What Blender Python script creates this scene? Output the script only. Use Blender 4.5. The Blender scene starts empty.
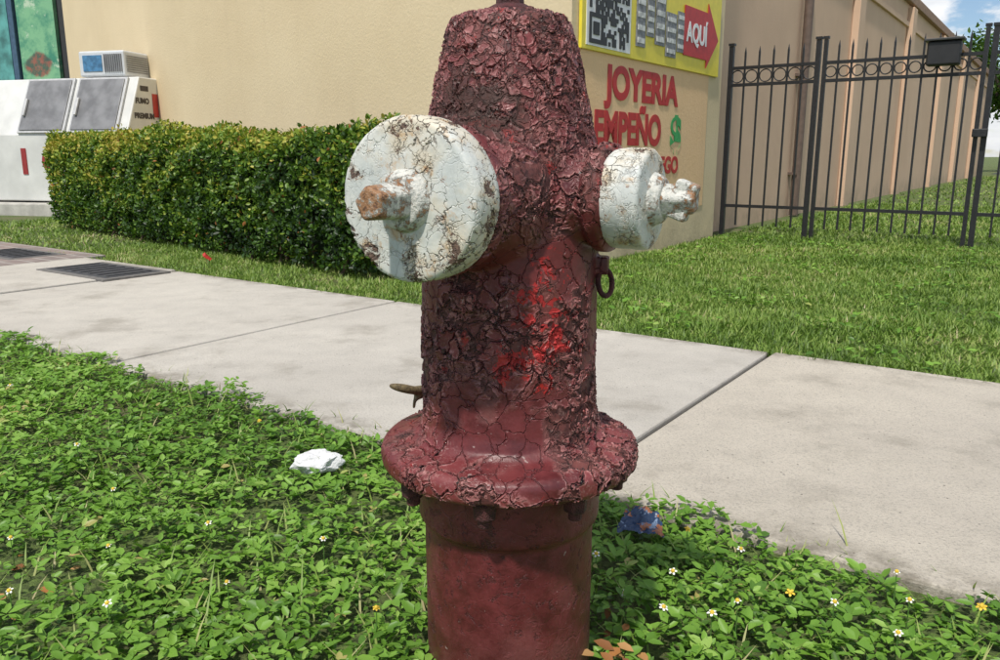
import bpy, bmesh, math, random
import numpy as np
from mathutils import Vector, Matrix, noise as mnoise
random.seed(7); rng=np.random.default_rng(11)
scene=bpy.context.scene
scene.view_settings.view_transform='Standard'; scene.view_settings.look='None'; scene.view_settings.exposure=0

# ---------------- frames -------------------------------------------------
E=(.819,-.574); NN=(.574,.819)
def S(s,n,z=0.): return Vector((E[0]*s+NN[0]*n, E[1]*s+NN[1]*n, z))
def W1(p,q,z=0.): return Vector((.743*q-.669*p, .669*q+.743*p, z))
eV=Vector((E[0],E[1],0)); nV=Vector((NN[0],NN[1],0)); hV=Vector((-.669,.743,0)); qV=Vector((.743,.669,0)); Z=Vector((0,0,1))
AL=math.radians(14); ia=Vector((-math.cos(AL),math.sin(AL),0)); idv=Vector((math.sin(AL),math.cos(AL),0))
def mkframe(ox,oy):
    def f(a,d,z=0.): return Vector((ox,oy,z))+ia*a+idv*d
    return f
IB=mkframe(-4.26,9.40)      # ice freezer, front right corner
SF=mkframe(-6.62,12.75)     # shop front with posters

# ---------------- node helper --------------------------------------------
class NB:
    def __init__(s,nt): s.nt=nt
    def n(s,t,ins=None,**pr):
        nd=s.nt.nodes.new(t)
        for k,v in pr.items(): setattr(nd,k,v)
        if ins:
            for k,v in ins.items():
                if isinstance(v,bpy.types.NodeSocket): s.nt.links.new(v,nd.inputs[k])
                else: nd.inputs[k].default_value=v
        return nd
    def math(s,op,a,b=0.,c=0.,clamp=False):
        return s.n('ShaderNodeMath',{0:a,1:b,2:c},operation=op,use_clamp=clamp).outputs[0]
    def mul(s,*a):
        r=a[0]
        for x in a[1:]: r=s.math('MULTIPLY',r,x)
        return r
    def inv(s,a): return s.math('SUBTRACT',1.,a)
    def vm(s,op,a,b=(0,0,0)):
        return s.n('ShaderNodeVectorMath',{0:a,1:b},operation=op).outputs[0]
    def mix(s,f,a,b,bt='MIX'):
        return s.n('ShaderNodeMix',{0:f,6:a,7:b},data_type='RGBA',blend_type=bt).outputs[2]
    def noise(s,vec,sc,det=4,ro=.55,out='Fac'):
        return s.n('ShaderNodeTexNoise',{'Vector':vec,'Scale':sc,'Detail':det,'Roughness':ro}).outputs[out]
    def step(s,v,a,b,lo=0.,hi=1.):
        return s.n('ShaderNodeMapRange',{0:v,1:a,2:b,3:lo,4:hi},interpolation_type='SMOOTHSTEP').outputs[0]
    def vor(s,vec,sc,feat,out='Distance',rnd=1.):
        return s.n('ShaderNodeTexVoronoi',{'Vector':vec,'Scale':sc,'Randomness':rnd},feature=feat).outputs[out]
    def warp(s,co,sc,amt,det=3):
        d=s.vm('SUBTRACT',s.noise(co,sc,det,.6,'Color'),(.5,.5,.5))
        return s.vm('ADD',co,s.n('ShaderNodeVectorMath',{0:d,'Scale':amt},operation='SCALE').outputs[0])
    def sep(s,c,i): return s.n('ShaderNodeSeparateColor',{0:c}).outputs[i]
def C(r,g,b): return (r,g,b,1)
def newmat(name):
    m=bpy.data.materials.new(name); m.use_nodes=True
    return m,NB(m.node_tree),m.node_tree.nodes['Principled BSDF'],m.node_tree.nodes['Material Output']
def link(m,a,b): m.node_tree.links.new(a,b)
def simple(name,col,rough=.6,var=.15,scale=20,bump=.0,metal=0.,bscale=None):
    m,b,p,o=newmat(name); co=b.n('ShaderNodeTexCoord').outputs['Object']
    f=b.noise(co,scale,5)
    c2=tuple(x*(1-var) for x in col[:3])+(1,); c1=tuple(min(1,x*(1+var)) for x in col[:3])+(1,)
    link(m,b.mix(b.step(f,.3,.7),c2,c1),p.inputs['Base Color']); p.inputs['Roughness'].default_value=rough; p.inputs['Metallic'].default_value=metal
    if bump:
        bp=b.n('ShaderNodeBump',{'Height':b.noise(co,bscale or scale*6,4),'Strength':bump,'Distance':.01}); link(m,bp.outputs[0],p.inputs['Normal'])
    return m

# ---------------- hydrant materials --------------------------------------
def red_paint():
    m,b,p,o=newmat('peeling_red_paint')
    co=b.n('ShaderNodeTexCoord').outputs['Object']
    x,y,z=b.n('ShaderNodeSeparateXYZ',{0:co}).outputs
    dc=b.warp(co,24,.034,3); dc2=b.warp(dc,95,.006,2)
    eA=b.vor(dc2,36,'DISTANCE_TO_EDGE'); cA=b.vor(dc2,36,'F1','Color')
    eB=b.vor(dc2,88,'DISTANCE_TO_EDGE'); cB=b.vor(dc2,88,'F1','Color')
    rA=b.sep(cA,0); rA2=b.sep(cA,1); rB=b.sep(cB,0); rB2=b.sep(cB,1)
    up=b.step(z,.300,.325,.10,1.)
    bonnet=b.step(z,.66,.76)
    big=b.math('ADD',b.noise(co,7,3),b.math('MULTIPLY',bonnet,.12))
    area=b.mul(b.step(big,.43,.53),up)
    fine=b.math('MAXIMUM',b.step(b.noise(co,12,3),.50,.58),b.mul(bonnet,.8))
    kA=b.inv(b.step(eA,.006,.040)); kB=b.inv(b.step(eB,.010,.07))
    crack=b.math('MAXIMUM',b.mul(kA,b.math('MAXIMUM',area,b.mul(up,.45))),b.mul(kB,fine,area,.9))
    pn=b.noise(dc2,14,4,.68)
    patch=b.mul(b.step(pn,.545,.556),area)
    chips=b.mul(b.step(rB,.68,.70),fine,area)
    lost=b.math('MAXIMUM',patch,chips)
    edgeb=b.mul(b.step(pn,.505,.54),b.inv(patch),area)
    rimA=b.mul(b.step(eA,.030,.05),b.inv(b.step(eA,.06,.12)),area)
    rimB=b.mul(b.step(eB,.06,.09),b.inv(b.step(eB,.11,.22)),area,fine)
    n1=b.noise(co,30,6,.7); n2=b.noise(co,260,4,.7); n0=b.noise(co,6,4,.6)
    base=b.mix(b.step(n1,.30,.70),C(.072,.012,.014),C(.150,.024,.026))
    base=b.mix(b.mul(b.step(n0,.42,.62),.5),base,C(.21,.036,.036))
    base=b.mix(b.mul(b.step(rA2,.3,.9),area,.6),base,C(.25,.055,.055))
    base=b.mix(b.mul(b.step(rB2,.55,.9),area,fine,.6),base,C(.34,.14,.13))
    base=b.mix(b.mul(b.step(n2,.50,.70),b.math('ADD',b.mul(area,.36),.05)),base,C(.40,.22,.20))
    base=b.mix(b.mul(b.math('MAXIMUM',edgeb,b.math('MAXIMUM',b.mul(rimA,b.step(rA,.3,.6)),b.mul(rimB,.8))),.62),base,C(.44,.20,.185))
    under=b.mix(b.step(b.noise(co,55,5,.7),.38,.62),C(.045,.014,.013),C(.15,.045,.038))
    under=b.mix(b.mul(b.step(b.noise(co,120,4,.7),.56,.66),.55),under,C(.33,.20,.17))
    base=b.mix(b.mul(lost,.88),base,under)
    q=b.vm('MULTIPLY',b.vm('SUBTRACT',co,(.036,-.10,.520)),(2.0,.6,.9))
    dd=b.n('ShaderNodeVectorMath',{0:q},operation='LENGTH').outputs['Value']
    brk=b.inv(b.mul(b.step(rB,.55,.6),.9))
    rd=b.math('ADD',b.math('MULTIPLY',dd,-4.6),b.noise(dc2,38,5,.78))
    base=b.mix(b.mul(b.step(rd,.225,.25),brk,.9),base,C(.42,.020,.020))
    q2=b.n('ShaderNodeVectorMath',{0:co,1:(-.004,-.11,.473)},operation='DISTANCE').outputs['Value']
    base=b.mix(b.mul(b.step(b.math('ADD',b.mul(q2,-9.),b.noise(dc2,60,4,.75)),.35,.38),.85),base,C(.42,.022,.02))
    base=b.mix(b.mul(b.step(b.noise(dc2,21,5,.75),.635,.65),up,.75),base,C(.33,.022,.018))
    base=b.mix(b.mul(crack,.82),base,C(.018,.008,.007))
    dr=b.n('ShaderNodeVectorMath',{0:co,1:(-.055,-.10,.755)},operation='DISTANCE').outputs['Value']
    rr=b.math('ADD',b.mul(dr,-8.),b.math('ADD',b.noise(co,30,5,.7),.35))
    base=b.mix(b.mul(b.step(rr,.30,.5),.75),base,C(.035,.016,.010))
    gr=b.mul(b.inv(b.step(z,.0,.14)),b.step(n1,.35,.6)); base=b.mix(b.mul(gr,.55),base,C(.07,.05,.04))
    sc=b.mul(b.inv(b.step(z,.29,.31)),b.step(b.noise(dc2,48,5,.75),.585,.62)); base=b.mix(b.mul(sc,.6),base,C(.05,.018,.016))
    base=b.mix(b.mul(b.step(b.noise(co,85,3,.6),.70,.73),.6),base,C(.42,.33,.30))
    link(m,base,p.inputs['Base Color'])
    link(m,b.math('ADD',b.step(n1,.3,.7,.34,.58),b.mul(lost,.25)),p.inputs['Roughness']); p.inputs['Specular IOR Level'].default_value=.5
    hgt=b.math('ADD',b.mul(rA2,area,.55),b.mul(b.math('MAXIMUM',b.math('MAXIMUM',rimA,b.mul(rimB,.7)),edgeb),.40))
    hgt=b.math('SUBTRACT',hgt,b.mul(b.math('MAXIMUM',crack,b.mul(lost,.85)),.9))
    hgt=b.math('ADD',hgt,b.mul(b.noise(co,40,3),.30)); hgt=b.math('ADD',hgt,b.mul(n2,.08)); hgt=b.math('SUBTRACT',hgt,b.mul(sc,.25))
    dn=b.n('ShaderNodeDisplacement',{'Height':hgt,'Midlevel':.2,'Scale':.0037}); link(m,dn.outputs[0],o.inputs['Displacement'])
    m.displacement_method='BOTH'
    return m
def white_paint():
    m,b,p,o=newmat('cracked_white_paint')
    co=b.n('ShaderNodeTexCoord').outputs['Object']
    rad=b.n('ShaderNodeVectorMath',{0:b.vm('MULTIPLY',co,(1,1,0))},operation='LENGTH').outputs['Value']
    dc=b.warp(b.warp(co,45,.020,3),160,.005,2)
    e1=b.vor(dc,62,'DISTANCE_TO_EDGE'); c1=b.sep(b.vor(dc,62,'F1','Color'),0)
    e2=b.vor(dc,190,'DISTANCE_TO_EDGE')
    area=b.step(b.noise(co,18,3),.40,.60); area2=b.step(b.noise(co,31,3),.50,.62)
    rim=b.step(rad,.045,.085)
    crack=b.math('MAXIMUM',b.mul(b.inv(b.step(e1,.006,.045)),b.math('ADD',b.mul(area,.85),.10)),b.mul(b.inv(b.step(e2,.01,.08)),area2,.6))
    n=b.noise(co,22,6,.7); n2=b.noise(co,220,4,.7)
    col=b.mix(b.step(n,.3,.7),C(.52,.55,.53),C(.73,.73,.67))
    col=b.mix(b.mul(b.step(b.noise(co,14,5,.65),.44,.64),.50),col,C(.62,.49,.29))
    col=b.mix(b.mul(b.step(n2,.5,.72),.35),col,C(.42,.43,.40))
    rn=b.noise(dc,36,6,.75); nh=b.inv(b.step(rad,.022,.046))
    rust=b.step(b.math('ADD',rn,b.mul(nh,.07)),.52,.68); col=b.mix(b.mul(rust,.72),col,C(.50,.29,.10))
    rust2=b.step(b.math('ADD',b.noise(dc,75,5,.7),b.mul(nh,.04)),.645,.685); col=b.mix(b.mul(rust2,.85),col,C(.20,.07,.025))
    miss=b.step(b.math('ADD',b.noise(dc,30,5,.7),b.mul(rim,.10)),.65,.66)
    col=b.mix(b.mul(miss,.9),col,b.mix(b.step(n2,.4,.6),C(.075,.03,.025),C(.17,.09,.06)))
    col=b.mix(b.mul(crack,.85),col,C(.09,.07,.055))
    link(m,col,p.inputs['Base Color']); p.inputs['Roughness'].default_value=.5; p.inputs['Specular IOR Level'].default_value=.4
    hgt=b.math('ADD',b.mul(c1,area,.5),b.math('SUBTRACT',b.mul(n,.6),b.math('ADD',crack,b.mul(miss,.9))))
    dn=b.n('ShaderNodeDisplacement',{'Height':hgt,'Midlevel':.2,'Scale':.0019}); link(m,dn.outputs[0],o.inputs['Displacement'])
    m.displacement_method='BOTH'
    return m
def rusty_white():
    m,b,p,o=newmat('rusty_white_nut'); co=b.n('ShaderNodeTexCoord').outputs['Object']
    z=b.n('ShaderNodeSeparateXYZ',{0:co}).outputs[2]
    n=b.noise(co,75,6,.75); n2=b.noise(co,190,4,.7)
    t=b.math('ADD',n,b.mul(b.step(z,.078,.105),.12))
    col=b.mix(b.step(n2,.35,.65),C(.50,.51,.47),C(.68,.66,.60))
    col=b.mix(b.step(t,.53,.61),col,C(.33,.17,.08))
    col=b.mix(b.mul(b.step(t,.64,.72),.9),col,C(.10,.05,.03)); link(m,col,p.inputs['Base Color']); p.inputs['Roughness'].default_value=.75
    bp=b.n('ShaderNodeBump',{'Height':b.math('SUBTRACT',n2,b.mul(b.step(t,.53,.57),.7)),'Strength':.9,'Distance':.003}); link(m,bp.outputs[0],p.inputs['Normal'])
    return m
RED=red_paint(); WHT=white_paint(); NUTM=rusty_white()
DRED=simple('dark_red_hardware',C(.085,.022,.022),.6,.5,90,.7)

# ---------------- object helpers -----------------------------------------
def empty(name,loc=(0,0,0)):
    o=bpy.data.objects.new(name,None); o.location=loc; o.empty_display_size=.1; scene.collection.objects.link(o); return o
def addobj(name,me,mat=None,parent=None,M=None,smooth=False):
    o=bpy.data.objects.new(name,me); scene.collection.objects.link(o)
    if mat: me.materials.append(mat)
    if smooth:
        for p in me.polygons: p.use_smooth=True
    if M is not None: o.matrix_world=M
    if parent:
        o.parent=parent
        o.matrix_parent_inverse=Matrix.Translation(parent.location).inverted() if M is not None else Matrix()
    return o
def frm(o,x,y,z):
    return Matrix(((x[0],y[0],z[0],o[0]),(x[1],y[1],z[1],o[1]),(x[2],y[2],z[2],o[2]),(0,0,0,1)))
def bev(o,w,seg=2,ang=35):
    md=o.modifiers.new('bevel','BEVEL'); md.width=w; md.segments=seg; md.limit_method='ANGLE'; md.angle_limit=math.radians(ang); return md
def resample(pr,step):
    out=[pr[0]]
    for a,b in zip(pr[:-1],pr[1:]):
        L=math.hypot(b[0]-a[0],b[1]-a[1]); k=max(1,int(L/step))
        for i in range(1,k+1): out.append((a[0]+(b[0]-a[0])*i/k,a[1]+(b[1]-a[1])*i/k))
    return out
def lathe(name,pr,seg=64):
    vs=[];fs=[];rings=[]
    for r,z in pr:
        if r<1e-6: rings.append([len(vs)]); vs.append((0,0,z))
        else:
            rings.append(list(range(len(vs),len(vs)+seg)))
            for i in range(seg):
                a=2*math.pi*i/seg; vs.append((r*math.cos(a),r*math.sin(a),z))
    for A,B in zip(rings[:-1],rings[1:]):
        for i in range(seg):
            j=(i+1)%seg
            if len(A)==1 and len(B)==1: break
            if len(A)==1: fs.append((A[0],B[j],B[i]))
            elif len(B)==1: fs.append((A[i],A[j],B[0]))
            else: fs.append((A[i],A[j],B[j],B[i]))
    me=bpy.data.meshes.new(name); me.from_pydata(vs,[],fs); 
    bm=bmesh.new(); bm.from_mesh(me); bmesh.ops.recalc_face_normals(bm,faces=bm.faces); bm.to_mesh(me); bm.free()
    return me
def boxmesh(name,Wf,a,b,c):
    vs=[Wf(x,y,z) for x in a for y in b for z in c]
    me=bpy.data.meshes.new(name); bm=bmesh.new(); v=[bm.verts.new(p) for p in vs]
    for f in ((0,1,3,2),(4,6,7,5),(0,4,5,1),(2,3,7,6),(0,2,6,4),(1,5,7,3)): bm.faces.new([v[i] for i in f])
    bmesh.ops.recalc_face_normals(bm,faces=bm.faces); bm.to_mesh(me); bm.free(); return me
def boxo(name,Wf,a,b,c,mat,parent=None,bv=0.):
    o=addobj(name,boxmesh(name,Wf,a,b,c),mat,parent)
    if bv: bev(o,bv)
    return o
def prism(name,pts,dirv,mat,parent=None,bv=0.):
    bm=bmesh.new(); A=[bm.verts.new(p) for p in pts]; B=[bm.verts.new(Vector(p)+dirv) for p in pts]
    bm.faces.new(A); bm.faces.new(B[::-1]); k=len(pts)
    for i in range(k): bm.faces.new((A[i],B[i],B[(i+1)%k],A[(i+1)%k]))
    bmesh.ops.recalc_face_normals(bm,faces=bm.faces); me=bpy.data.meshes.new(name); bm.to_mesh(me); bm.free()
    o=addobj(name,me,mat,parent)
    if bv: bev(o,bv)
    return o
def bm_box(bm,M,sx,sy,sz):
    r=bmesh.ops.create_cube(bm,size=1.,matrix=M@Matrix.Diagonal((sx,sy,sz,1)))
def text(name,s,size,mat,org,xa,ya,za,parent,sx=1.,ext=.003,off=0.):
    cu=bpy.data.curves.new(name,'FONT'); cu.body=s; cu.size=size; cu.extrude=ext; cu.offset=off; cu.materials.append(mat)
    o=bpy.data.objects.new(name,cu); scene.collection.objects.link(o)
    o.parent=parent
    o.matrix_world=frm(org,Vector(xa)*sx,ya,za); return o

# ---------------- FIRE HYDRANT -------------------------------------------
HX,HY=.012,1.014
hyd=empty('fire_hydrant',(HX,HY,0))
prof=[(0,-.06),(.1135,-.06),(.1135,.232),(.1155,.236),(.1205,.240),(.1215,.246),(.1215,.300),(.128,.311),(.160,.3145),(.1665,.317),(.169,.322),(.169,.336),(.1665,.342),(.160,.3465),(.140,.351),(.128,.354),(.119,.362),(.1145,.378),(.112,.41),(.112,.60),(.1135,.66),(.112,.695),(.1045,.73),(.0985,.752),(.0965,.764),(.0935,.776),(.0885,.803),(.080,.838),(.0735,.858),(.070,.866),(.058,.871),(.035,.876),(0,.877)]
body=bpy.data.meshes.new('body'); bm=bmesh.new(); bm.from_mesh(lathe('t',prof,96))
def axisM(th,z,tilt=0):
    d=Vector((math.cos(th),math.sin(th),tilt)).normalized(); x=Vector((-math.sin(th),math.cos(th),0)); y=d.cross(x)
    return frm(Vector((0,0,z)),x,y,d)
thR=math.atan2(-.469,.883); thP=thR-math.pi/2-math.radians(2.2); thL=thR+math.pi
zP,zR=.664,.660
neckP=[(0,0),(.094,0),(.094,.085),(.088,.105),(.080,.125),(.076,.140),(.083,.146),(.083,.164),(.076,.168),(.07,.18),(0,.18)]
neckR=[(0,0),(.072,0),(.072,.085),(.060,.105),(.054,.115),(.060,.120),(.063,.124),(.063,.136),(.056,.141),(.045,.16),(0,.16)]
for th,z,pr in ((thP,zP,neckP),(thR,zR,neckR),(thL,zR,neckR)):
    t=lathe('t2',pr,64); t.transform(axisM(th,z)); bm.from_mesh(t)
for th,z,sx in ((math.radians(-118),.545,.03),(math.radians(-14),.577,.022),(math.radians(-28),.70,.02)):
    M=Matrix.Translation((.113*math.cos(th),.113*math.sin(th),z))@Matrix.Rotation(th,4,'Z'); bm_box(bm,M,.026,sx,.022)
bm.to_mesh(body); bm.free()
bo=addobj('barrel_and_bonnet',body,RED,hyd)
md=bo.modifiers.new('remesh','REMESH'); md.mode='VOXEL'; md.voxel_size=.0019; md.use_smooth_shade=True
md=bo.modifiers.new('smooth','SMOOTH'); md.iterations=7; md.factor=.5
def cap(name,th,z,R,L0,T,seg,nr,nl,nr2,hub):
    M=axisM(th,z); M=Matrix.Translation((HX,HY,0))@M@Matrix.Translation((0,0,L0))
    pr=[(R*.80,-.003),(R*.94,-.002),(R*.985,.003),(R,.009),(R,T-.007),(R*.975,T-.001),(R*.93,T+.001),(R*.6,T+.003),(R*.3,T+.0045),(0,T+.005)]
    me=lathe(name,resample(pr,.0016),seg); c=addobj(name,me,WHT,hyd,M,True)
    pr=[(hub+.006,T+.001),(hub+.003,T+.008),(hub,T+.014),(hub*.9,T+.016),(0,T+.016)]
    addobj(name+'_boss',lathe('boss',resample(pr,.002),48),NUTM,hyd,M,True)
    bm=bmesh.new(); A=[];B=[]
    for i in range(5):
        a=2*math.pi*i/5+.5; A.append(bm.verts.new((nr*math.cos(a),nr*math.sin(a),T+.010))); B.append(bm.verts.new((nr2*math.cos(a),nr2*math.sin(a),T+nl)))
    bm.faces.new(A[::-1]); bm.faces.new(B)
    for i in range(5): bm.faces.new((A[i],A[(i+1)%5],B[(i+1)%5],B[i]))
    me=bpy.data.meshes.new('nut'); bm.to_mesh(me); bm.free(); n=addobj(name+'_nut',me,NUTM,hyd,M); bev(n,.004,3)
    return M
MP=cap('pumper_cap',thP,zP,.0855,.168,.046,220,.0215,.062,.0185,.028)
MR=cap('hose_cap',thR,zR,.0575,.139,.044,160,.021,.052,.017,.026)
ML=cap('hose_cap_rear',thL,zR,.0575,.139,.044,120,.021,.052,.017,.026)
bm=bmesh.new()
bm_box(bm,Matrix.Translation((0,.0,.080))@Matrix.Rotation(.35,4,'X'),.020,.044,.026)
me=bpy.data.meshes.new('lug'); bm.to_mesh(me); bm.free(); l=addobj('hose_cap_lug',me,NUTM,hyd,MR); bev(l,.004,3)
pr=[(.034,.868),(.034,.877),(.026,.881),(.0205,.884),(0,.885)]
addobj('operating_nut_collar',lathe('c',pr,40),DRED,hyd,None,True)
bm=bmesh.new(); A=[];B=[]
for i in range(5):
    a=2*math.pi*i/5+.3; A.append(bm.verts.new((.0195*math.cos(a),.0195*math.sin(a),.876))); B.append(bm.verts.new((.016*math.cos(a),.016*math.sin(a),.925)))
bm.faces.new(A[::-1]); bm.faces.new(B)
for i in range(5): bm.faces.new((A[i],A[(i+1)%5],B[(i+1)%5],B[i]))
me=bpy.data.meshes.new('on'); bm.to_mesh(me); bm.free(); o=addobj('operating_nut',me,DRED,hyd); bev(o,.003)
bm=bmesh.new()
for i in range(8):
    a=math.radians(-102+45*i); M=Matrix.Translation((.144*math.cos(a),.144*math.sin(a),0))@Matrix.Rotation(i*.7,4,'Z')
    bmesh.ops.create_cone(bm,cap_ends=True,segments=6,radius1=.0145,radius2=.016,depth=.022,matrix=M@Matrix.Translation((0,0,.303)))
    bmesh.ops.create_cone(bm,cap_ends=True,segments=12,radius1=.0085,radius2=.009,depth=.03,matrix=M@Matrix.Translation((0,0,.296)))
me=bpy.data.meshes.new('bolts'); bm.to_mesh(me); bm.free(); o=addobj('flange_bolts',me,DRED,hyd); bev(o,.002)
def torus(name,R,r,M,mat,parent,sy=1.):
    bm=bmesh.new(); n1,n2=28,10; g=[]
    for i in range(n1):
        a=2*math.pi*i/n1; row=[]
        for j in range(n2):
            b_=2*math.pi*j/n2; row.append(bm.verts.new(((R+r*math.cos(b_))*math.cos(a),(R*sy+r*math.cos(b_))*math.sin(a),r*math.sin(b_))))
        g.append(row)
    for i in range(n1):
        for j in range(n2): bm.faces.new((g[i][j],g[(i+1)%n1][j],g[(i+1)%n1][(j+1)%n2],g[i][(j+1)%n2]))
    me=bpy.data.meshes.new(name); bm.to_mesh(me); bm.free(); return addobj(name,me,mat,parent,M,True)
torus('chain_link',.0105,.0034,Matrix.Translation((HX+.118,HY-.035,.556))@Matrix.Rotation(math.radians(70),4,'X')@Matrix.Rotation(.5,4,'Y'),DRED,hyd,1.6)

# ---------------- scatter builder ----------------------------------------
def norm(a): return a/np.maximum(np.linalg.norm(a,axis=1,keepdims=True),1e-9)
def scatter(name,tv,tf,P,F,U,size,rnd,mat,parent=None):
    tv=np.array(tv,float); K=len(P); nv=len(tv)
    f=norm(F); r=norm(np.cross(f,U)); u=np.cross(r,f)
    size=np.asarray(size,float)
    if size.ndim==1: size=np.stack([size]*3,1)
    V=P[:,None,:]+ (tv[None,:,0]*size[:,0:1])[:,:,None]*f[:,None,:]+(tv[None,:,1]*size[:,1:2])[:,:,None]*r[:,None,:]+(tv[None,:,2]*size[:,2:3])[:,:,None]*u[:,None,:]
    V=V.reshape(-1,3)
    fl=np.concatenate([np.array(x) for x in tf]); lt=np.array([len(x) for x in tf])
    loops=(fl[None,:]+nv*np.arange(K)[:,None]).reshape(-1)
    tot=np.tile(lt,K); st=np.concatenate([[0],np.cumsum(tot)[:-1]])
    me=bpy.data.meshes.new(name); me.vertices.add(K*nv); me.vertices.foreach_set('co',V.astype(np.float32).ravel())
    me.loops.add(len(loops)); me.loops.foreach_set('vertex_index',loops.astype(np.int32))
    me.polygons.add(len(tot)); me.polygons.foreach_set('loop_start',st.astype(np.int32)); 
    try: me.polygons.foreach_set('loop_total',tot.astype(np.int32))
    except Exception: pass
    me.update(calc_edges=True)
    at=me.attributes.new('rnd','FLOAT','POINT'); at.data.foreach_set('value',np.repeat(rnd,nv).astype(np.float32))
    me.materials.append(mat)
    o=bpy.data.objects.new(name,me); scene.collection.objects.link(o)
    if parent: o.parent=parent
    return o
LEAF_V=[(0,0,0),(.35,-.26,.07),(.72,-.20,.06),(1,0,-.05),(.72,.20,.06),(.35,.26,.07)]
LEAF_F=[(0,3,2,1),(0,5,4,3)]
BL_V=[(0,-.5,0),(0,.5,0),(.55,-.38,.06),(.55,.38,.06),(1,0,.22)]
BL_F=[(0,1,3,2),(2,3,4)]
def leafmat(name,stops,rough=.5,trans=.25,spec=.4):
    m,b,p,o=newmat(name); a=b.n('ShaderNodeAttribute',attribute_name='rnd').outputs['Fac']
    rp=b.n('ShaderNodeValToRGB',{0:a}); cr=rp.color_ramp
    while len(cr.elements)<len(stops): cr.elements.new(.5)
    for e_,(ps,c) in zip(cr.elements,stops): e_.position=ps; e_.color=c
    link(m,rp.outputs[0],p.inputs['Base Color']); p.inputs['Roughness'].default_value=rough; p.inputs['Specular IOR Level'].default_value=spec
    tr=b.n('ShaderNodeBsdfTranslucent',{0:b.mix(.5,rp.outputs[0],C(.15,.32,.02))}); mx=b.n('ShaderNodeMixShader',{0:trans,1:p.outputs[0],2:tr.outputs[0]})
    link(m,mx.outputs[0],o.inputs['Surface']); return m
def sn(x,y,k=1.):
    return (np.sin(x*3.1*k+1.3*np.sin(y*2.3*k))+np.sin(y*3.7*k+1.7*np.sin(x*1.9*k)+1)+np.sin((x+y)*5.3*k+2)*.6+np.sin((x-y*1.3)*8.1*k)*.4)/3.
def toXY(s,n): return np.stack([E[0]*s+NN[0]*n,E[1]*s+NN[1]*n],1)

GC=leafmat('groundcover_leaf',[(0,C(.040,.100,.014)),(.35,C(.120,.26,.030)),(.7,C(.22,.41,.055)),(.93,C(.35,.52,.12)),(.985,C(.42,.36,.12))],.42,.30)
GR=leafmat('grass_blade',[(0,C(.07,.13,.02)),(.35,C(.165,.27,.042)),(.7,C(.28,.39,.08)),(.9,C(.43,.44,.17)),(1,C(.52,.44,.25))],.5,.30)
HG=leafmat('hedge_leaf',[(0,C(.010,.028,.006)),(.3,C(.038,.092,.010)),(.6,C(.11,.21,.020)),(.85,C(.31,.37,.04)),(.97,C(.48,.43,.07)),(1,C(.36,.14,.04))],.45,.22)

def verge(K,s0,s1,n0,n1,sc=1.):
    s=rng.uniform(s0,s1,K); n=rng.uniform(n0,n1+.07,K)
    edge=n1+.025*np.sin(s*9)+.02*np.sin(s*23+1)+.015*np.sin(s*57)
    dens=.62+.60*sn(s*2,n*2)
    ok=(n<edge)&(rng.uniform(0,1,K)<dens+.33); s=s[ok]; n=n[ok]
    xy=toXY(s,n); d=np.hypot(xy[:,0]-HX,xy[:,1]-HY); d2=np.hypot((xy[:,0]+.80)*.8,(xy[:,1]-1.22)); ok=(d>.120)&((d2>.10)|(rng.uniform(0,1,len(s))<.25)); xy=xy[ok]; s=s[ok]; n=n[ok]
    hm=.032+.022*sn(s*3,n*3+4)+.016*sn(s*9,n*9); hm=np.clip(hm,.008,.08)
    u=rng.uniform(0,1,len(s))**.7; z=.004+hm*u
    k=len(s); yaw=rng.uniform(0,2*np.pi,k); base=rng.uniform(.011,.030,k)*sc*(.75+.35*u)
    Ps=[];Fs=[];Us=[];Ss=[];Rs=[]
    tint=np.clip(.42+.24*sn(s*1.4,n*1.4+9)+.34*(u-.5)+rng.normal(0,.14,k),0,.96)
    tint=np.where(rng.uniform(0,1,k)<.006,1.,tint)
    tl=rng.normal(0,.32,k); tl2=rng.normal(0,.32,k)
    for dy in (-1.15,0,1.15):
        a=yaw+dy+rng.normal(0,.15,k); F=np.stack([np.cos(a),np.sin(a),rng.normal(.15,.30,k)],1)
        Ps.append(np.column_stack([xy,z])+F*.002); Fs.append(F); Us.append(np.stack([tl,tl2,np.ones(k)],1)); q=base*(1. if dy==0 else .78)
        Ss.append(np.stack([q,q*rng.uniform(.75,1.15,k),q],1)); Rs.append(np.clip(tint+rng.normal(0,.04,k),0,1))
    return [np.concatenate(a) for a in (Ps,Fs,Us,Ss,Rs)]
A=verge(33000,-3.2,1.3,-.15,1.39); B=verge(12000,-8,-3.2,0.,1.39,1.6); D=verge(3500,1.3,4,-.2,1.39,1.6)
P,F,U,Sz,R=[np.concatenate(t) for t in zip(A,B,D)]
gcov=scatter('groundcover_weeds',LEAF_V,LEAF_F,P,F,U,Sz,R,GC)
K=5000; s=rng.uniform(-4,1.4,K); n=rng.uniform(.0,1.45,K); xy=toXY(s,n); a=rng.uniform(0,6.28,K)
ok=np.hypot(xy[:,0]-HX,xy[:,1]-HY)>.125
F=np.stack([np.cos(a)*.6,np.sin(a)*.6,np.ones(K)],1); U=np.stack([np.cos(a),np.sin(a),np.zeros(K)],1)
L=rng.uniform(.03,.075,K)*np.where(rng.uniform(0,1,K)<.05,1.6,1)
scatter('verge_grass',BL_V,BL_F,np.column_stack([xy,np.full(K,.0)])[ok],F[ok],U[ok],np.stack([L,np.full(K,.004),L],1)[ok],rng.uniform(.3,1,K)[ok],GR)
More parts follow.
